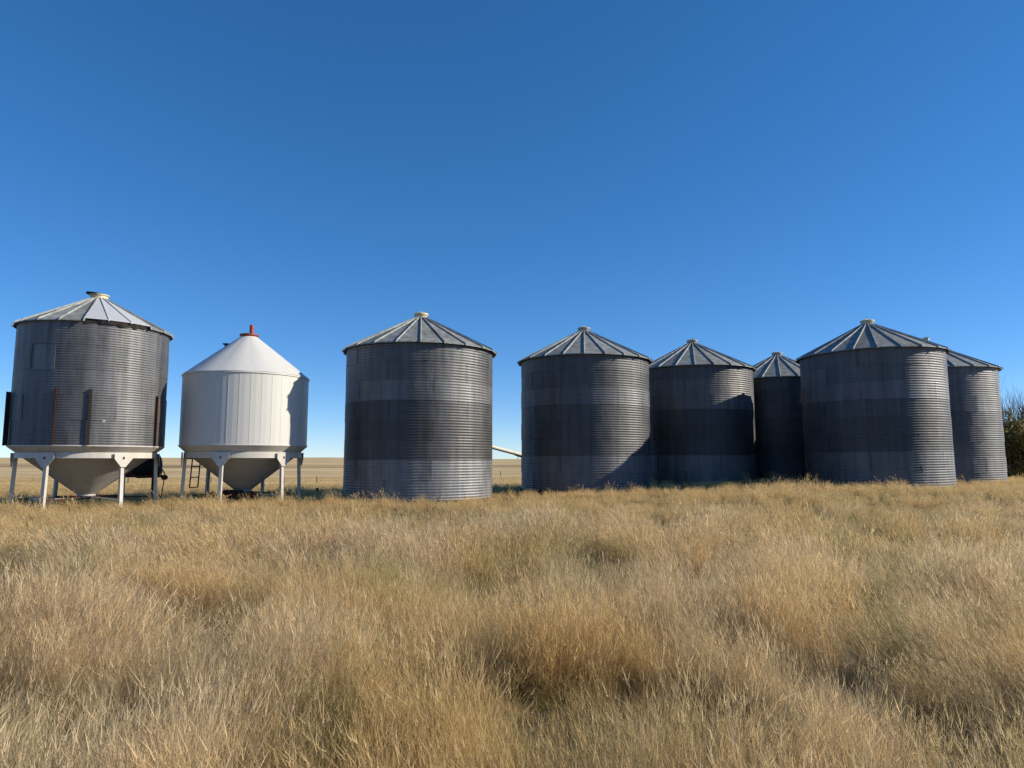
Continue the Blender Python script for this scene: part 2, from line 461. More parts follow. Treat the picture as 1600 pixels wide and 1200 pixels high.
def hopper_parts(root, Rw, zw, r_ring, z_rt, z_rb, cone_z, cone_r, leg_angles, leg_bot, skirt_mat, cone_mat):
    # tapered skirt between wall and ring beam
    MB().lathe([(Rw + 0.012, zw + 0.01), (Rw + 0.03, zw + 0.005), (Rw + 0.03, zw - 0.02), (r_ring, z_rt + 0.001), (r_ring - 0.05, z_rt + 0.001)], 72).build('skirt', skirt_mat, root, True)
    MB().lathe([(r_ring - 0.04, z_rt), (r_ring + 0.025, z_rt), (r_ring + 0.025, z_rb), (r_ring - 0.04, z_rb)], 72).build('ring_beam', M_WHITE_LEG, root, True)
    MB().lathe([(r_ring - 0.02, z_rt - 0.03), (cone_r, cone_z), (cone_r, cone_z - 0.10), (0.02, cone_z - 0.10)], 72).build('hopper_cone', cone_mat, root, True)
    MB().lathe([(cone_r + 0.05, cone_z - 0.05), (cone_r + 0.05, cone_z - 0.075), (cone_r, cone_z - 0.075)], 24).box((0.1, 0, cone_z - 0.12), (0.5, 0.42, 0.04)).build('slide_gate', M_DARK, root)
    for i, a in enumerate(leg_angles):
        ca, sa = math.cos(a), math.sin(a)
        mb = MB(); rl = r_ring - 0.01
        leg_box(mb, a, z_rt - 0.03, leg_bot, rl - 0.01, rl + 0.06, 0.102)
        lg = mb.build('leg', M_WHITE_LEG, root)
        # gusset plate on the outside of the ring beam
        rr = r_ring + 0.075
        tv = Vector((-sa, ca, 0)); ov = Vector((ca, sa, 0))
        zt, zm, zb = z_rt - 0.01, z_rb - 0.02, z_rb - 0.27
        P = [(-0.275, zt), (0.275, zt), (0.275, zm), (0.07, zb), (-0.07, zb), (-0.275, zm)]
        Vv = [ov * rr + tv * u + Vector((0, 0, z)) for u, z in P] + [ov * (rr + 0.014) + tv * u + Vector((0, 0, z)) for u, z in P]
        Ff = [(0, 1, 2, 3, 4, 5), (11, 10, 9, 8, 7, 6)] + [(k, k + 6, (k + 1) % 6 + 6, (k + 1) % 6) for k in range(6)]
        link('gusset_plate', mesh_of('gusset_plate', Vv, Ff, M_WHITE_LEG), root)
        MB().box((0, 0, 0), (0.045, 0.02, 0.07), Matrix.Rotation(a + PI / 2, 3, 'Z')).build('bolt', M_DARK, lg).location = ov * (rr + 0.02) + Vector((0, 0, (zt + zb) / 2 + 0.06))
        # brace rod from leg to the cone outlet
        MB().tube((ca * (rl + 0.03), sa * (rl + 0.03), 0.43), (ca * (cone_r + 0.02), sa * (cone_r + 0.02), cone_z - 0.09), 0.022, n=8).build('brace_rod', M_WHITE_LEG if i == 1 else M_RUST, root)
        MB().box((ca * (rl + 0.065), sa * (rl + 0.065), leg_bot), (0.34, 0.34, 0.03)).build('foot_plate', M_RUST, lg)

# --- corrugated hopper bin at the far left
HX, HY = -13.55, 22.25
hz = 0.0
h1 = tag(empty('hopper_bin', (HX, HY, hz)), 'corrugated steel hopper bin on white legs with rusty upright stiffeners, at the far left', 'hopper bin', 'hopper bottom grain bins on legs')
view1 = math.atan2(-HY, -HX)                 # direction from the bin to the camera
RB = 2.13; ZW = 2.06; RG1 = 0.752
leg1 = [view1 + math.radians(d) for d in (-33, 27, 87, 147, -153, -93)]
hopper_parts(h1, RB, ZW, 1.93, 1.86, 1.69, 0.56, 0.26, leg1, -0.1, M_WHITE_LEG, M_CONE)
NS1 = 5; SPAN1 = 2 * PI / NS1
sh1 = sheet_mesh('wall_sheet', RB, RG1, 10, SPAN1, M_GALV, 0.010, 12)
tr = [.105, .115, .11, .11, .125]
for k in range(5):
    off = view1 - 0.25 + (k % 2) * SPAN1 / 2 + rnd.uniform(-0.1, 0.1)
    for j in range(NS1):
        o = link('wall_sheet', sh1, h1); o.rotation_euler = (0, 0, off + j * SPAN1); o.location = (0, 0, ZW + k * RG1)
        q = 1 + (0.001 if k % 2 else -0.001); o.scale = (q, q, 1); o.color = grey(tr[k] * rnd.uniform(0.9, 1.12), 0.0)
z1 = ZW + 5 * RG1 - 0.02
rise1 = 1.06; re1 = 2.23; cr1 = 0.27
NP1 = 22
pm = roof_panel_mesh('roof_panel', cr1 - 0.05, re1, z1 + rise1, z1 - 0.02, 2 * PI / NP1, M_ROOF, 0.035)
pmw = roof_panel_mesh('roof_panel', cr1 - 0.05, re1 - 0.02, z1 + rise1 + 0.03, z1 + 0.055, 2 * PI / NP1, M_BARE, 0.02)
rm = rib_mesh('roof_rib', cr1, re1, z1 + rise1 - 0.02, z1 - 0.02, M_RIB, 0.026, 0.045)
flat = rib_mesh('roof_rib', cr1, re1 - 0.03, z1 + rise1 + 0.02, z1 + 0.055, M_BARE, 0.018, 0.02)
for k in range(NP1):
    a = view1 + math.radians(-9) + 2 * PI * k / NP1
    white = k in (0, 1, 2)
    o = link('roof_panel', pmw if white else pm, h1); o.rotation_euler = (0, 0, a + PI / NP1); o.color = rgrey(rnd.uniform(0.20, 0.28))
    if white: o['label'] = 'bright replacement roof sheet with a lifted ragged edge'
    o = link('roof_rib', flat if k in (1, 2) else rm, h1); o.rotation_euler = (0, 0, a); o.color = rgrey(0.30)
# torn, bent flashing hanging under the bright sheets
mb = MB()
prev = None
for i in range(15):
    a = view1 + math.radians(-8 + i * 3.6); rr = re1 - 0.05 + rnd.uniform(-0.03, 0.04)
    zt = z1 + 0.035; zb = z1 - rnd.uniform(0.05, 0.14)
    cur = (Vector((rr * math.cos(a), rr * math.sin(a), zt)), Vector(((rr - 0.02) * math.cos(a), (rr - 0.02) * math.sin(a), zb)))
    if prev: mb.add([prev[0], cur[0], cur[1], prev[1]], [(0, 1, 2, 3), (3, 2, 1, 0)][:1])
    prev = cur
mb.build('torn_flashing', M_DARK, h1)
c = link('roof_cap', CAPS['cream'][0], h1); c.location = (0, 0, z1 + rise1 + 0.02); c.scale = (1.1, 1.1, 1.15)
l = MB().lathe([(0.26, 0), (0.28, 0.0), (0.28, 0.04), (0.02, 0.07)], 24).build('cap_lid', M_DARK, c, True)
l.location = (-0.07, -0.02, 0.115); l.rotation_euler = (0.0, 0.10, 0.0)
# stiffeners: rusty angle irons bolted to the lower wall
def stiffener(deg, wd, dp, ht, mat):
    a = view1 + math.radians(deg); rr = RB + 0.012
    mb = MB().box((rr + dp / 2, 0, ht / 2), (dp, 0.012, ht)).box((rr + dp - 0.006, wd / 2 - 0.006, ht / 2), (0.012, wd, ht))
    o = mb.build('stiffener', mat, h1); o.rotation_euler = (0, 0, a); o.location = (0, 0, ZW + 0.005)
for deg, wd, dp, ht, mt in ((-80, 0.16, 0.13, 1.62, M_DARK), (-25.5, 0.04, 0.06, 1.68, M_RUST), (-2.5, 0.09, 0.07, 1.66, M_DARK), (54, 0.045, 0.08, 1.6, M_RUST),
                        (100, .06, .08, 1.6, M_RUST), (140, .06, .08, 1.6, M_RUST), (180, .06, .08, 1.6, M_RUST), (-130, .06, .08, 1.6, M_RUST)):
    stiffener(deg, wd, dp, ht, mt)
# inspection plate on the shaded side
def curved_plate(name, Rp, a0, a1, za, zb, mat, parent, th=0.012):
    V = []; F = []; n = 6
    for i in range(n + 1):
        a = a0 + (a1 - a0) * i / n
        for r in (Rp, Rp + th):
            for z in (za, zb): V.append((r * math.cos(a), r * math.sin(a), z))
    for i in range(n):
        b = i * 4; c2 = b + 4
        F += [(b + 2, c2 + 2, c2 + 3, b + 3), (b + 1, b + 3, c2 + 3, c2 + 1), (b, c2, c2 + 2, b + 2)]
    F += [(0, 2, 3, 1), (n * 4, n * 4 + 1, n * 4 + 3, n * 4 + 2)]
    return link(name, mesh_of(name, V, F, mat), parent)
pl = curved_plate('inspection_plate', RB + 0.012, view1 + math.radians(-46), view1 + math.radians(-28), 4.28, 5.02, M_GALV, h1)
pl.color = grey(0.135)
# a punched, star shaped tear in the wall
V = [(0, 0, 0.02)]; F = []
for i in range(14):
    a = 2 * PI * i / 14; q = (0.085 if i % 2 else 0.03) * rnd.uniform(0.8, 1.2); V.append((q * math.cos(a), q * math.sin(a), 0.002))
for i in range(14): F.append((0, 1 + i, 1 + (i + 1) % 14))
st = link('dent', mesh_of('dent', V, F, M_BARE), h1)
a = view1 + math.radians(8.5); st.location = ((RB + 0.012) * math.cos(a), (RB + 0.012) * math.sin(a), 2.78)
st.rotation_euler = Vector((math.cos(a), math.sin(a), 0)).to_track_quat('Z', 'Y').to_euler()
MB().tube((-0.9, -0.05, 0), (0.4, 0, 0.0), 0.03, n=10).box((-0.62, -0.05, 0.0), (0.28, 0.1, 0.06)).build('gate_handle', M_WHITE_LEG, h1).location = (-0.35, -0.75, 0.44)

# --- smooth white hopper bin
WX, WY = -9.42, 24.45
h2 = tag(empty('hopper_bin', (WX, WY, 0.0)), 'smooth white hopper bin on legs with small red cap and pipe on its roof', 'hopper bin', 'hopper bottom grain bins on legs')
view2 = math.atan2(-WY, -WX)
ZW2 = 2.13; ZE2 = 4.54
leg2 = [view2 + math.radians(d) for d in (-21, 39, 99, 159, -141, -81)]
RB = 2.095
hopper_parts(h2, RB, ZW2, 1.90, 1.90, 1.70, 0.60, 0.28, leg2, -0.1, M_WHITE, M_CONE)
# wall panels, each rolled sheet its own piece
NW = 38
def wall_panel(R_, za, zb, span, mat):
    V = []; F = []; n = 2
    for i in range(n + 1):
        u = i / n; a = u * span
        dr = 0.010 if i in (0, n) else 0.0
        bow = 0.0
        for z in (za, zb): V.append(((R_ + bow) * math.cos(a), (R_ + bow) * math.sin(a), z))
    # raised vertical lap seam
    for i in range(n): F.append((i * 2, i * 2 + 2, i * 2 + 3, i * 2 + 1))
    b = len(V)
    for a in (0.0, 0.004):
        for r in (R_, R_ + 0.004):
            for z in (za, zb): V.append((r * math.cos(a), r * math.sin(a), z))
    F += [(b + 2, b + 6, b + 7, b + 3), (b, b + 2, b + 3, b + 1), (b + 4, b + 5, b + 7, b + 6)]
    return mesh_of('wall_panel', V, F, mat)
wp = wall_panel(RB, ZW2, ZE2, 2 * PI / NW, M_WHITE)
for k in range(NW):
    o = link('wall_panel', wp, h2); o.rotation_euler = (0, 0, view2 + math.radians(-6.5) + 2 * PI * k / NW + rnd.uniform(-.002, .002))
# cone roof in gores, slightly creased between them
NG = 12
zr = 6.02; r0 = 0.27
V = []; F = []; n = 6; span = 2 * PI / NG; rows = 5
for k in range(rows):
    s = k / (rows - 1); r = r0 + (RB + 0.015 - r0) * s; z = zr + (ZE2 - zr) * s
    for i in range(n + 1):
        u = i / n; a = u * span
        bow = 0.016 * math.sin(PI * u) * math.sin(PI * min(1, s * 1.1) * 0.8)
        V.append((r * math.cos(a), r * math.sin(a), z + bow))
for k in range(rows - 1):
    for i in range(n): b = k * (n + 1) + i; F.append((b, b + n + 1, b + n + 2, b + 1))
gore = mesh_of('roof_gore', V, F, M_WHITE, True)
for k in range(NG):
    o = link('roof_gore', gore, h2); o.rotation_euler = (0, 0, view2 + math.radians(2) + span * k)
MB().lathe([(RB + 0.006, ZE2 - 0.05), (RB + 0.028, ZE2 - 0.05), (RB + 0.028, ZE2 - 0.005), (RB - 0.02, ZE2 + 0.012)], 72).build('eave_angle', M_WHITE, h2, True)
c = MB().lathe([(0.29, zr - 0.06), (0.29, zr + 0.03), (0.33, zr + 0.03), (0.33, zr + 0.075), (0.25, zr + 0.10), (0.02, zr + 0.12)], 24).build('roof_cap', M_RED, h2, True)
MB().tube((0.12, -0.1, zr + 0.1), (0.12, -0.1, zr + 0.40), 0.075, n=14).build('vent_pipe', M_RED, c, True)
MB().tube((-0.66, -0.35, zr - 0.46), (-0.66, -0.35, zr - 0.33), 0.06, n=10).box((-0.66, -0.35, zr - 0.32), (0.2, 0.16, 0.04)).build('roof_vent', M_DARK, h2)
# rusty ladder hung under the left rear of the ring beam
lad = MB()
P = lambda px, py: at(px, py, 25.6) - Vector((WX, WY, 0))
tl, tr_, bl, br = P(301, 715), P(313.5, 715), P(296, 762), P(309, 761)
lad.bar(bl, tl, 0.035, 0.035); lad.bar(br, tr_, 0.035, 0.035)
ldr = lad.build('ladder', M_RUST, h2)
for s in (0.0, 0.34, 0.70):
    MB().bar(bl.lerp(tl, s), br.lerp(tr_, s), 0.04, 0.04).build('rung', M_RUST, ldr)
MB().bar(P(291, 716.5), P(330, 716.5), 0.05, 0.05).build('ladder_bracket', M_RUST, h2)

# ------------------------------------------------------------------ machinery between and behind the bins
# tank implement behind the left hopper bin
Y0 = 26.0
q = at(226, 727, Y0)
imp = tag(empty('tank_implement', (q.x, q.y, H(q.x, q.y))), 'old dark red tank implement on rusty frame half hidden behind the leftmost hopper bin', 'implement')
def L(px, py, dy=0): return at(px, py, Y0 + dy) - Vector(imp.location)
a, b = L(246, 727), L(212, 728)
d = (a - b).normalized()
def tank_prof(Ln, r): return [(0.001, -0.07), (r * 0.6, -0.05), (r * 0.93, 0.02), (r, 0.1), (r, Ln - 0.1), (r * 0.93, Ln - 0.02), (r * 0.6, Ln + 0.05), (0.001, Ln + 0.07)]
tk = MB().lathe(tank_prof((a - b).length, 0.46), 28).build('tank', M_DARK, imp, True)
tk.location = b; tk.rotation_euler = d.to_track_quat('Z', 'Y').to_euler()
MB().tube((0, 0, 0.35), (0, 0, 0.47), 0.07, n=12).build('filler_neck', M_DARK, imp).location = L(240, 727) * 1.0
# red hopper box that tapers to the left
bx = MB(); c0 = L(206, 730)
Vb = [c0 + Vector(v) for v in ((-0.45, -0.35, -0.36), (0.35, -0.35, -0.36), (0.35, 0.35, -0.36), (-0.45, 0.35, -0.36), (-0.2, -0.4, 0.32), (0.4, -0.4, 0.32), (0.4, 0.4, 0.32), (-0.2, 0.4, 0.32))]
bx.add(Vb, [(0, 3, 2, 1), (4, 5, 6, 7), (0, 1, 5, 4), (1, 2, 6, 5), (2, 3, 7, 6), (3, 0, 4, 7)])
bx.build('seed_box', M_DKRED, imp)
fr = MB()
for dy in (-0.38, 0.38):
    fr.bar(L(193, 744, dy), L(259, 744, dy), 0.07, 0.09)
for px in (196, 214, 236, 256): fr.bar(L(px, 744, -0.38), L(px, 744, 0.38), 0.06, 0.07)
fr.build('frame', M_RUST, imp)
for px, dy in ((191, -0.38), (191, 0.38), (239, -0.38), (239, 0.38)):
    top = L(px, 744, dy); MB().bar(top, (top.x, top.y, -0.1), 0.06, 0.06).build('frame_leg', M_RUST, imp)
MB().bar(L(253.5, 733, -0.4), L(259, 744, -0.4), 0.03, 0.03).bar(L(253.5, 733, -0.4), L(251, 744, -0.4), 0.03, 0.03).build('tank_strut', M_RUST, imp)
hub = L(257, 746, -0.4)
MB().tube(hub - Vector((0, 0.08, 0)), hub + Vector((0, 0.08, 0)), 0.09, n=14).build('hub', M_RUST, imp, True)
MB().tube(hub, L(251, 782, -0.4), 0.018, n=6).build('hanging_rod', M_RUST, imp)

# low transfer auger under the white hopper bin
tz = H(WX, WY)
ta = tag(empty('transfer_auger', (-9.6, 24.2, tz)), 'low dark rusty transfer auger intake in the grass under the white hopper bin', 'auger')
mb = MB(); Vb = [(-0.42, -0.3, 0.10), (0.34, -0.3, 0.10), (0.34, 0.3, 0.10), (-0.42, 0.3, 0.10), (-0.28, -0.42, 0.46), (0.30, -0.42, 0.46), (0.30, 0.42, 0.46), (-0.28, 0.42, 0.46)]
mb.add(Vb, [(0, 3, 2, 1), (0, 1, 5, 4), (1, 2, 6, 5), (2, 3, 7, 6), (3, 0, 4, 7), (4, 5, 6, 7)]).build('intake_box', M_DARK, ta)
MB().tube((-1.1, 0.1, 0.14), (0.75, 0.1, 0.24), 0.09, n=14).build('auger_tube', M_RUST, ta, True)
MB().box((0.60, -0.05, 0.30), (0.28, 0.24, 0.22)).tube((0.60, -0.22, 0.30), (0.60, 0.12, 0.30), 0.09, n=12).build('motor', M_DKRED, ta)
MB().bar((-0.62, -0.25, 0.34), (-0.15, -0.25, 0.48), 0.05, 0.04).bar((-0.75, -0.25, 0.22), (-0.42, -0.25, 0.36), 0.05, 0.05).bar((-1.15, -0.25, 0.25), (-0.9, -0.25, 0.26), 0.03, 0.03).build('tow_bar', M_RUST, ta)
for sy in (-0.36, 0.42):
    wl = MB().lathe([(0.10, -0.05), (0.19, -0.06), (0.21, 0), (0.19, 0.06), (0.10, 0.05)], 20, (0.1, sy, 0.2), 'y').build('wheel', M_TYRE, ta, True)
    MB().lathe([(0.02, -0.03), (0.11, -0.04), (0.11, 0.04), (0.02, 0.03)], 16, (0.1, sy, 0.2), 'y').build('rim', M_RUST, wl, True)

# long cream grain auger behind the two left grain bins
ya = 37.3
p1, p2 = at(772, 699.5, ya - 0.45), at(815, 711, ya + 0.22)   # the right end lies farther back
dv = (p2 - p1) / (p2.x - p1.x)
ga = tag(empty('grain_auger', (p1.x - 3.5, ya, H(p1.x - 3.5, ya))), 'cream painted grain auger tube sloping down in the gap between two grain bins', 'auger')
base = Vector(ga.location)
pt = lambda x: p1 + dv * (x - p1.x) - base
MB().tube(pt(-7.3), pt(5.3), 0.10, n=16).build('auger_tube', M_TUBE, ga, True)
MB().tube(pt(-7.3) + Vector((0.12, 0, 0)), pt(-7.3) + Vector((0.05, 0, -0.55)), 0.11, 0.13, 14).build('spout', M_TUBE, ga, True)
MB().bar(pt(0.15) - Vector((0, 0, .10)), pt(0.75) - Vector((0, 0, 0.13)), 0.05, 0.05).bar(pt(0.32) - Vector((0, 0, .05)), pt(0.32) - Vector((0, 0, .25)), 0.04, 0.04).build('tube_clamp', M_DARK, ga)
e = pt(5.3)
MB().box((e.x + 0.1, e.y, e.z - 0.1), (0.7, 0.6, 0.25)).bar((e.x, e.y, e.z - 0.1), (e.x, e.y, -0.4), 0.06, 0.06).build('intake_box', M_DARK, ga)
mid = pt(-5.0)
u = MB()
for sy in (-0.8, 0.8):
    u.bar((mid.x, mid.y, mid.z), (mid.x - 0.3, mid.y + sy, 0.35), 0.05, 0.05); u.bar((mid.x + 2.4, mid.y, pt(-2.9).z - 0.08), (mid.x - 0.3, mid.y + sy, 0.35), 0.05, 0.05)
u.bar((mid.x - 0.3, mid.y - 0.85, 0.35), (mid.x - 0.3, mid.y + 0.85, 0.35), 0.06, 0.06)
u.build('undercarriage', M_DARK, ga)
for sy in (-0.9, 0.9):
    wl = MB().lathe([(0.2, -0.08), (0.33, -0.09), (0.36, 0), (0.33, 0.09), (0.2, 0.08)], 24, (mid.x - 0.3, mid.y + sy, 0.35), 'y').build('wheel', M_TYRE, ga, True)
    MB().lathe([(0.03, -0.05), (0.21, -0.07), (0.21, 0.07), (0.03, 0.05)], 18, (mid.x - 0.3, mid.y + sy, 0.35), 'y').build('rim', M_CREAM, wl, True)

# short stub post in the grass
sx = at(495.5, 770, 31.0)
gz = H(sx.x, 31.0); ztop = at(495.5, 762.5, 31.0).z
sp_ = tag(empty('stub_post', (sx.x, 31.0, gz)), 'short dark stub post in the grass right of the white hopper bin', 'post')
MB().lathe([(0.055, -0.3), (0.052, ztop - gz - 0.02), (0.03, ztop - gz), (0.001, ztop - gz)], 10).build('stem', M_RUST, sp_, True)
MB().lathe([(0.058, ztop - gz - 0.19), (0.066, ztop - gz - 0.17), (0.066, ztop - gz - 0.01), (0.001, ztop - gz + 0.015)], 10).build('sleeve', M_DARK, sp_, True)

# wire fence out in the field
fence = tag(empty('wire_fence', (-30, 58, H(-30, 58))), 'sparse wire fence on thin posts crossing the pale field far behind the bins', 'fence')
fb = Vector(fence.location)
posts = []
for px, yy, py in ((-60, 50, 756), (20, 53, 756), (106, 56, 756), (164, 57, 755), (200, 58, 756), (330, 64, 752), (444, 70, 752), (495, 74, 749), (640, 86, 745), (782, 104, 738.5), (960, 125, 735), (1160, 150, 733)):
    x = at(px, py, yy).x; g = H(x, yy); top = max(at(px, py, yy).z - g, 0.75)
    MB().tube((0, 0, -0.3), (0, 0, top), 0.06, 0.05, 8).build('fence_post', M_WOOD, fence).location = Vector((x, yy, g)) - fb
    posts.append(Vector((x, yy, g)) - fb + Vector((0, 0, 0)))
for hgt in (0.3, 0.62):
    mb = MB()
    for i in range(len(posts) - 1):
        mb.tube(posts[i] + Vector((0, 0, hgt)), posts[i + 1] + Vector((0, 0, hgt)), 0.004, n=4, caps=False)
    mb.build('wire', M_RUST, fence)

# ------------------------------------------------------------------ trees at the right edge
def branch(mb, p, d, L, r, depth, rr, spread=0.5, up=0.25, tips=None):
    n = 3; q = Vector(p); dd = Vector(d)
    for i in range(n):
        nd = (dd + Vector((rr.uniform(-.16, .16), rr.uniform(-.16, .16), rr.uniform(-.05, .12)))).normalized()
        e = q + nd * (L / n); ra = r * (1 - 0.28 * i / n * 1.4); rb = r * (1 - 0.28 * (i + 1) / n * 1.4)
        mb.tube(q, e, ra, rb, 6 if r > 0.02 else 4, caps=False); q = e; dd = nd
        if depth > 0 and i >= 0:
            for _ in range(rr.choice((1, 2, 2))):
                ax = Vector((rr.uniform(-1, 1), rr.uniform(-1, 1), rr.uniform(-.3, .6) + up)).normalized()
                branch(mb, q, (dd * (1 - spread) + ax * spread).normalized(), L * rr.uniform(0.5, 0.75), rb * 0.62, depth - 1, rr, spread, up, tips)
    if tips is not None and depth <= 1: tips.append(q)

def leaf_cloud(name, centres, mat, parent, rr, per, rad, size):
    V = []; F = []; T = []
    for c in centres:
        tone = rr.uniform(0, 1)
        for _ in range(per):
            o = Vector((rr.gauss(0, 1), rr.gauss(0, 1), rr.gauss(0, 0.8))) * rad * 0.55 + c
            a = Vector((rr.uniform(-1, 1), rr.uniform(-1, 1), rr.uniform(-1, 1))).normalized()
            b = a.cross(Vector((rr.uniform(-1, 1), rr.uniform(-1, 1), rr.uniform(-1, 1)))).normalized()
            s = size * rr.uniform(0.6, 1.3); n = len(V)
            V += [o - a * s, o + b * s * 0.45, o + a * s, o - b * s * 0.45]; F.append((n, n + 1, n + 2, n + 3))
            tt = min(1, max(0, tone * 0.7 + rr.uniform(0, 0.3))); T += [tt] * 4
    me = mesh_of(name, V, F, mat)
    at_ = me.attributes.new('tone', 'FLOAT', 'POINT'); at_.data.foreach_set('value', T)
    return link(name, me, parent)

M_LF_YEL = mat_leaf('autumn_leaf', (0.10, 0.095, 0.03), (0.26, 0.19, 0.05))
M_LF_GRN = mat_leaf('olive_leaf', (0.075, 0.078, 0.032), (0.20, 0.18, 0.07))
M_LF_DRK = mat_leaf('dark_needle', (0.018, 0.027, 0.016), (0.045, 0.055, 0.028))

def tree(name, px, y, top, label, cat, kind, seed, group='trees at the right edge of the yard', wd=1.0):
    rr = random.Random(seed)
    x = at(px, 700, y).x; g = H(x, y); ht = top - g
    root = tag(empty(name, (x, y, g - 0.1), rr.uniform(0, 6)), label, cat, group)
    mb = MB(); tips = []
    if kind == 'bare':
        for k in range(4):
            branch(mb, (rr.uniform(-.15, .15), rr.uniform(-.15, .15), 0), (rr.uniform(-.22, .22), rr.uniform(-.22, .22), 1), ht * 0.62, 0.055, 3, rr, 0.32, 0.6, tips)
        mb.build('trunk', M_BARK, root)
        tips = [t_ for t_ in tips if t_.z < ht * 0.62]; rr.shuffle(tips)
        leaf_cloud('crown', tips[:60], M_LF_YEL, root, rr, 8, 0.3, 0.06)
    elif kind == 'bush':
        for k in range(7):
            branch(mb, (rr.uniform(-.4, .4) * wd, rr.uniform(-.4, .4) * wd, 0), (rr.uniform(-.6, .6) * wd, rr.uniform(-.6, .6) * wd, 1), ht * 0.5, 0.045, 2, rr, 0.45, 0.3, tips)
        mb.build('trunk', M_BARK, root)
        extra = [Vector((rr.gauss(0, 0.9) * wd, rr.gauss(0, 0.9) * wd, ht * rr.uniform(0.08, 0.75))) for _ in range(60)]
        leaf_cloud('crown', tips[:170] + extra, rr.choice((M_LF_GRN, M_LF_GRN, M_LF_YEL)) if seed != 2 else M_LF_YEL, root, rr, 46, 0.34, 0.10)
    else:
        mb.tube((0, 0, 0), (0, 0, ht), 0.11, 0.015, 8)
        C = []
        for k in range(150):
            z = ht * (0.06 + 0.94 * rr.random()); s = (1 - z / ht) ** 0.8 * 1.5 * wd + 0.08; a = rr.uniform(0, 2 * PI); q = s * math.sqrt(rr.uniform(0.1, 1))
            pt_ = Vector((q * math.cos(a), q * math.sin(a), z - q * 0.2)); C.append(pt_)
            if k % 3 == 0: mb.tube((0, 0, z), pt_, 0.02, 0.006, 4, caps=False)
        mb.build('trunk', M_BARK, root)
        leaf_cloud('crown', C, M_LF_DRK, root, rr, 60, 0.3, 0.06)
    return root

tree('bare_tree', 1574, 46.0, 5.3, 'thin leafless tree with upright twigs just right of the rightmost grain bin', 'tree', 'bare', 1)
tree('bare_tree', 1596, 47.5, 5.0, 'twiggy leafless tree rising among the bushes at the right edge', 'tree', 'bare', 11)
tree('bush', 1582, 45.0, 4.1, 'yellowing leafy bush beside the rightmost grain bin', 'bush', 'bush', 2, wd=0.8)
tree('bush', 1606, 44.0, 4.6, 'olive green bush cut by the right edge of the photo', 'bush', 'bush', 3, wd=1.2)
tree('spruce_tree', 1612, 50.0, 5.6, 'dark spruce tip rising behind the bushes at the right edge', 'tree', 'spruce', 4)
tree('bush', 1588, 49.0, 3.9, 'dark olive bush behind the yellowing bush at the right edge', 'bush', 'bush', 5, wd=1.3)

# ------------------------------------------------------------------ tall dry grass (nobody could count it)
m, t, p, o = new_mat('dry_grass')
tone = t.nodes.new('ShaderNodeAttribute'); tone.attribute_name = 'tone'
ti = t.nodes.new('ShaderNodeAttribute'); ti.attribute_type = 'INSTANCER'; ti.attribute_name = 'tint'
gi = t.nodes.new('ShaderNodeAttribute'); gi.attribute_type = 'INSTANCER'; gi.attribute_name = 'green'
gold = mix(t, tone.outputs['Fac'], (0.42, 0.27, 0.10), (0.93, 0.70, 0.355))
pale = mix(t, tone.outputs['Fac'], (0.37, 0.265, 0.145), (0.90, 0.715, 0.455))
dry = mix(t, ti.outputs['Fac'], gold, pale)
grn = mix(t, tone.outputs['Fac'], (0.08, 0.105, 0.028), (0.40, 0.39, 0.15))
cc = mix(t, gi.outputs['Fac'], dry, grn)
t.links.new(cc, p.inputs['Base Color']); p.inputs['Roughness'].default_value = 0.55; p.inputs['Specular IOR Level'].default_value = 0.25
tr = t.nodes.new('ShaderNodeBsdfTranslucent'); t.links.new(cc, tr.inputs['Color'])
ms = t.nodes.new('ShaderNodeMixShader'); ms.inputs[0].default_value = 0.5
t.links.new(p.outputs[0], ms.inputs[1]); t.links.new(tr.outputs[0], ms.inputs[2]); t.links.new(ms.outputs[0], o.inputs[0])
M_GRASS = m

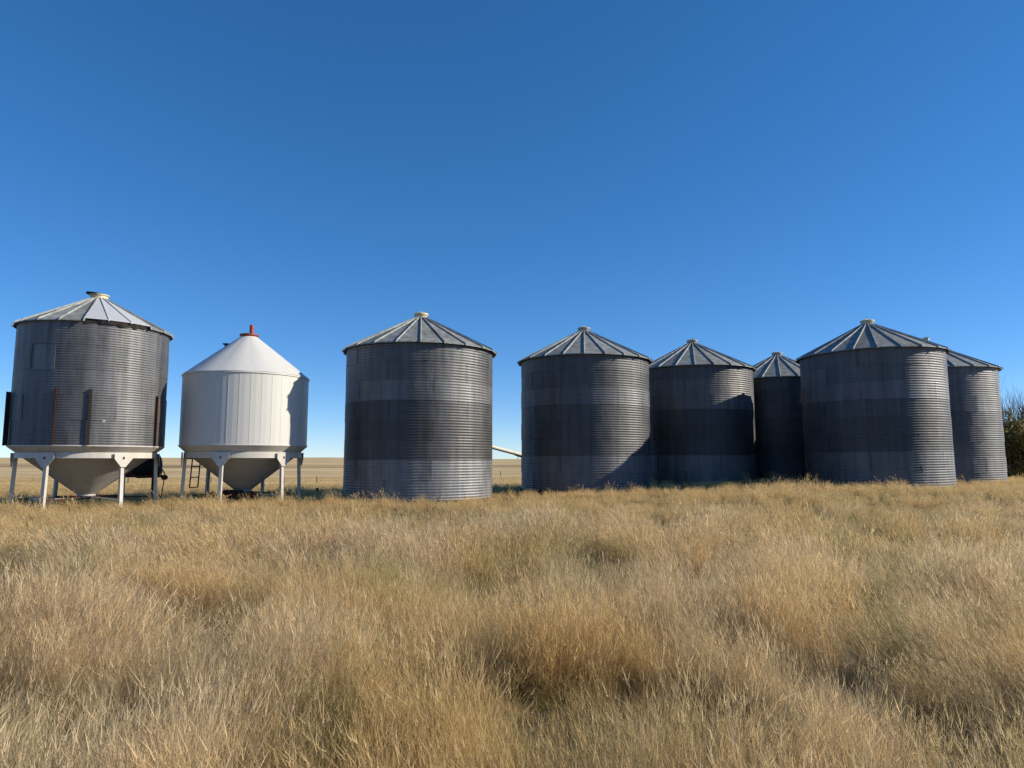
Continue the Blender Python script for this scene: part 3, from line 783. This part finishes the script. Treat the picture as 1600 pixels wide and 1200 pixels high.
def tuft(rr, kind, nb, rad, width):
    V = []; F = []; T = []
    def strip(p, az, lean, bend, L, w_, segs, tone, twist=0.0):
        n = len(V); fa = az + PI / 2 + twist
        pos_ = np.array(p, float); th = lean
        for s in range(segs + 1):
            u = s / segs; ww = w_ * (1 - u) ** 0.7 * 0.5
            cx, sx_ = math.cos(fa) * ww, math.sin(fa) * ww
            if s == segs:
                V.append(tuple(pos_)); T.append(min(1, tone + 0.1))
            else:
                V.append((pos_[0] - cx, pos_[1] - sx_, pos_[2])); V.append((pos_[0] + cx, pos_[1] + sx_, pos_[2])); T.extend([tone * (0.8 + 0.2 * u)] * 2)
            d = (math.sin(th) * math.cos(az), math.sin(th) * math.sin(az), math.cos(th))
            if s < segs: pos_ = pos_ + np.array(d) * (L / segs); th += bend / segs
        for s in range(segs - 1):
            a = n + 2 * s; F.append((a, a + 1, a + 3, a + 2))
        a = n + 2 * (segs - 1); F.append((a, a + 1, a + 2))
        return tuple(pos_), th
    for i in range(nb):
        a = rr.uniform(0, 2 * PI); q = rad * math.sqrt(rr.random())
        p0 = (q * math.cos(a), q * math.sin(a), -0.03)
        az = rr.uniform(0, 2 * PI); tone = min(1, max(0, rr.gauss(0.45, 0.34)))
        if kind == 'stem':
            if rr.random() < 0.55:
                L = rr.uniform(0.38, 0.78); bold = rr.random() < 0.14; ww_ = width * (1.5 if bold else 0.9); tone = 0.95 if bold else tone
                e, th = strip(p0, az, abs(rr.gauss(0.05, 0.13)), rr.uniform(0.0, 0.6), L, ww_, 3, tone, rr.uniform(-1, 1))
                # wispy seed head
                for k in range(3):
                    strip((e[0], e[1], e[2] - rr.uniform(0.0, 0.14)), az + rr.uniform(-1.2, 1.2), rr.uniform(0.1, 0.7), 0.3, rr.uniform(0.05, 0.12), ww_ * 1.5, 1, min(1, tone + 0.15), rr.uniform(-1, 1))
            else:
                strip(p0, az, abs(rr.gauss(0.15, 0.2)), rr.uniform(0.3, 1.5), rr.uniform(0.25, 0.5), width * 1.5, 4, tone * 0.9, rr.uniform(-.5, .5))
        elif kind == 'mat':
            strip(p0, az, abs(rr.gauss(0.45, 0.3)), rr.uniform(0.6, 2.0), rr.uniform(0.22, 0.5), width * 1.4, 4, tone, rr.uniform(-.6, .6))
        else:
            strip(p0, az, abs(rr.gauss(0.3, 0.25)), rr.uniform(0.3, 1.4), rr.uniform(0.2, 0.45), width * 1.7, 4, tone, rr.uniform(-.5, .5))
    me = mesh_of('grass_tuft', V, F, M_GRASS)
    at_ = me.attributes.new('tone', 'FLOAT', 'POINT'); at_.data.foreach_set('value', T)
    return me

tcol = bpy.data.collections.new('grass_tufts')
rr = random.Random(21)
NV = 5
LODS = [(78, 0.12, 0.0023), (66, 0.16, 0.0044), (60, 0.24, 0.0078), (40, 0.5, 0.016)]
idx = 0
for lod, (nb, rad, wd) in enumerate(LODS):
    for kind in ('stem', 'mat', 'green'):
        for v in range(NV):
            ob = bpy.data.objects.new('tuft_%03d' % idx, tuft(rr, kind, nb, rad, wd)); tcol.objects.link(ob); idx += 1

rs = np.random.default_rng(5)
PX, PY, LD, BID, RAD, AZ = [], [], [], [], [], []
# loose undergrowth everywhere (bunch id -1) and distinct bunches of taller grass
for lod, (y0, y1, dens) in enumerate(((0.8, 8.5, 34), (8.5, 17, 20), (17, 37, 16), (37, 95, 3.6))):
    xm = y1 * 0.78 + 3.5
    n = int(dens * (y1 - y0) * 2 * xm)
    x = rs.uniform(-xm, xm, n); y = rs.uniform(y0, y1, n)
    k = np.abs(x) < y * 0.78 + 3.5
    PX.append(x[k]); PY.append(y[k]); LD.append(np.full(k.sum(), lod)); BID.append(np.full(k.sum(), -1)); RAD.append(np.zeros(k.sum())); AZ.append(np.zeros(k.sum()))
bc = []
for lod, (y0, y1, dens, rmin, rmax, per) in enumerate(((0.8, 8.5, 6.0, 0.16, 0.40, 62), (8.5, 17, 4.0, 0.22, 0.52, 34), (17, 34, 1.8, 0.3, 0.75, 13))):
    xm = y1 * 0.78 + 3.5
    n = int(dens * (y1 - y0) * 2 * xm)
    x = rs.uniform(-xm, xm, n); y = rs.uniform(y0, y1, n)
    k = np.abs(x) < y * 0.78 + 3.5
    for cx_, cy_ in zip(x[k], y[k]):
        br = rs.uniform(rmin, rmax); m_ = max(4, int(per * PI * br * br * 1.15))
        q = br * np.sqrt(rs.random(m_)); a = rs.uniform(0, 2 * PI, m_)
        PX.append(cx_ + q * np.cos(a)); PY.append(cy_ + q * np.sin(a) * 0.85); LD.append(np.full(m_, lod)); BID.append(np.full(m_, len(bc))); RAD.append(q / br); AZ.append(a)
        bc.append((cx_, cy_))
x = np.concatenate(PX); y = np.concatenate(PY); ld = np.concatenate(LD); bid = np.concatenate(BID); brad = np.concatenate(RAD); baz = np.concatenate(AZ)
nb_ = len(bc)
b_h = np.append(rs.uniform(0.72, 1.30, nb_), 0.62); b_g = np.append((rs.random(nb_) < 0.13) * rs.uniform(0.5, 1.0, nb_), 0.17)
b_t = np.append(rs.uniform(-0.45, 0.45, nb_), 0.0); b_lx = np.append(rs.normal(0, 0.20, nb_), 0); b_ly = np.append(rs.normal(0, 0.16, nb_), 0)
b_m = np.append((rs.random(nb_) < 0.22) * 0.8, 0.35)
keep = np.ones(len(x), bool)
for bx_, by_, br_ in ((-3.5, 26.2, 2.8), (3.16, 29.9, 2.8), (8.82, 33.4, 2.8), (13.95, 36, 2.8), (15.26, 29.1, 2.8), (20.2, 33.3, 2.8)):
    keep &= (x - bx_) ** 2 + (y - by_) ** 2 > br_ ** 2
dens_n = fbm(x * 0.9, y * 0.9, 41, 3)
hollow = 0.95 * sstep(0.585, 0.71, fbm(x * 0.95 + 3.1, y * 1.25, 51, 3))           # low, thin, greener pockets
keep &= rs.random(len(x)) > hollow * np.where(bid >= 0, 0.8, 0.4)
x, y, ld, hollow, bid, brad, baz = x[keep], y[keep], ld[keep], hollow[keep], bid[keep], brad[keep], baz[keep]
n = len(x)
big = fbm(x * 0.28, y * 0.28, 61, 3); mid_ = fbm(x * 0.9, y * 0.9, 71, 3)
greenf = sstep(0.53, 0.66, fbm(x * 0.8 + 40, y * 1.0, 81, 3)) * (1 - 0.8 * sstep(16, 24, y)) + 0.25 * sstep(0.62, 0.7, fbm(x * .4, y * .5, 91, 2))
green = np.clip(np.maximum(np.maximum(hollow * 0.8, greenf * 0.42), b_g[bid] * (1 - 0.7 * sstep(14, 22, y))) + rs.normal(0, 0.12, n), 0, 1)
green[rs.random(n) > 0.75] *= 0.2
tint = np.clip((fbm(x * 0.45 + 5, y * 0.6, 131, 3) - 0.33) * 3.0 + b_t[bid] + rs.normal(0, 0.15, n), 0, 1) * (1 - 0.85 * sstep(13, 21, y))
kindp = rs.random(n)
pm_ = np.clip(0.12 + 0.35 * sstep(0.5, 0.68, mid_) + b_m[bid], 0, 1)
kind = np.where(kindp < pm_, 1, 0)
kind = np.where((green > 0.35) & (rs.random(n) < 0.6), 2, kind)
index = ld * 3 * NV + kind * NV + rs.integers(0, NV, n)
sc = (0.50 + 0.5 * big + 0.25 * mid_ + rs.normal(0, 0.09, n)) * b_h[bid] * (1 - 0.22 * brad) * (1 - 0.45 * hollow)
sc = sc * np.where(y > 37, 0.5, 1.0) * (1 - 0.55 * sstep(11, 19, y))
sc = sc * (1 + 0.16 * (1 - sstep(6, 10, y))) * np.where((y > 15) & (rs.random(n) < 0.10), 1.65, 1.0)
sc = np.clip(sc, 0.3, 1.5)
lx = b_lx[bid] + 0.28 * brad * np.cos(baz) - 0.14 + (fbm(x * 0.22, y * 0.22, 101, 2) - 0.5) * 1.0 + rs.normal(0, 0.16, n)
ly = b_ly[bid] + 0.24 * brad * np.sin(baz) + (fbm(x * 0.22 + 9, y * 0.22, 111, 2) - 0.5) * 0.7 + rs.normal(0, 0.16, n)
lodged = rs.random(n) < 0.07 + 0.25 * sstep(0.55, 0.7, fbm(x * 0.8 + 70, y * 0.8, 141, 2)); lx = lx + lodged * rs.normal(-0.1, 0.5, n); ly = ly + lodged * rs.normal(0, 0.45, n)
th = np.sqrt(lx * lx + ly * ly) + 1e-6; ux, uy = lx / th, ly / th; th = np.minimum(th, 1.0)
# tilt about the horizontal axis (-uy, ux, 0) by th, after a random spin about z
psi = rs.uniform(0, 2 * PI, n); kx, ky = -uy, ux
c, s = np.cos(th), np.sin(th)
T00 = c + kx * kx * (1 - c); T01 = kx * ky * (1 - c); T02 = ky * s
T10 = T01; T11 = c + ky * ky * (1 - c); T12 = -kx * s
T20 = -ky * s; T21 = kx * s; T22 = c
cp, sp2 = np.cos(psi), np.sin(psi)
M00 = T00 * cp + T01 * sp2; M10 = T10 * cp + T11 * sp2; M20 = T20 * cp + T21 * sp2
M21 = -T20 * sp2 + T21 * cp; M22 = T22
rot = np.stack([np.arctan2(M21, M22), -np.arcsin(np.clip(M20, -1, 1)), np.arctan2(M10, M00)], 1)
me = bpy.data.meshes.new('dry_grass'); me.vertices.add(n)
me.vertices.foreach_set('co', np.stack([x, y, height(x, y)], 1).astype(np.float32).ravel())
def attr(nm, ty, key, data):
    a_ = me.attributes.new(nm, ty, 'POINT'); a_.data.foreach_set(key, data)
attr('pick', 'INT', 'value', index.astype(np.int32)); attr('size', 'FLOAT', 'value', sc.astype(np.float32))
attr('tint', 'FLOAT', 'value', tint.astype(np.float32)); attr('green', 'FLOAT', 'value', green.astype(np.float32))
attr('spin', 'FLOAT_VECTOR', 'vector', rot.astype(np.float32).ravel())
me.materials.append(M_GRASS)
grass = link('dry_grass', me)
tag(grass, 'tall dry golden prairie grass filling the foreground and growing round the bins', 'grass', kind='stuff')
ng = bpy.data.node_groups.new('grass_scatter', 'GeometryNodeTree')
ng.interface.new_socket('Geometry', in_out='INPUT', socket_type='NodeSocketGeometry')
ng.interface.new_socket('Geometry', in_out='OUTPUT', socket_type='NodeSocketGeometry')
gin = ng.nodes.new('NodeGroupInput'); gout = ng.nodes.new('NodeGroupOutput')
iop = ng.nodes.new('GeometryNodeInstanceOnPoints'); ci = ng.nodes.new('GeometryNodeCollectionInfo')
ci.inputs['Collection'].default_value = tcol; ci.inputs['Separate Children'].default_value = True; ci.inputs['Reset Children'].default_value = True
def named(nm, ty):
    a_ = ng.nodes.new('GeometryNodeInputNamedAttribute'); a_.data_type = ty; a_.inputs['Name'].default_value = nm; return a_.outputs['Attribute']
e2r = ng.nodes.new('FunctionNodeEulerToRotation')
lk = ng.links.new
lk(gin.outputs[0], iop.inputs['Points']); lk(ci.outputs[0], iop.inputs['Instance'])
iop.inputs['Pick Instance'].default_value = True
lk(named('pick', 'INT'), iop.inputs['Instance Index'])
lk(named('spin', 'FLOAT_VECTOR'), e2r.inputs[0]); lk(e2r.outputs[0], iop.inputs['Rotation'])
lk(named('size', 'FLOAT'), iop.inputs['Scale'])
lk(iop.outputs[0], gout.inputs[0])
md = grass.modifiers.new('scatter', 'NODES'); md.node_group = ng
print('tufts', n)
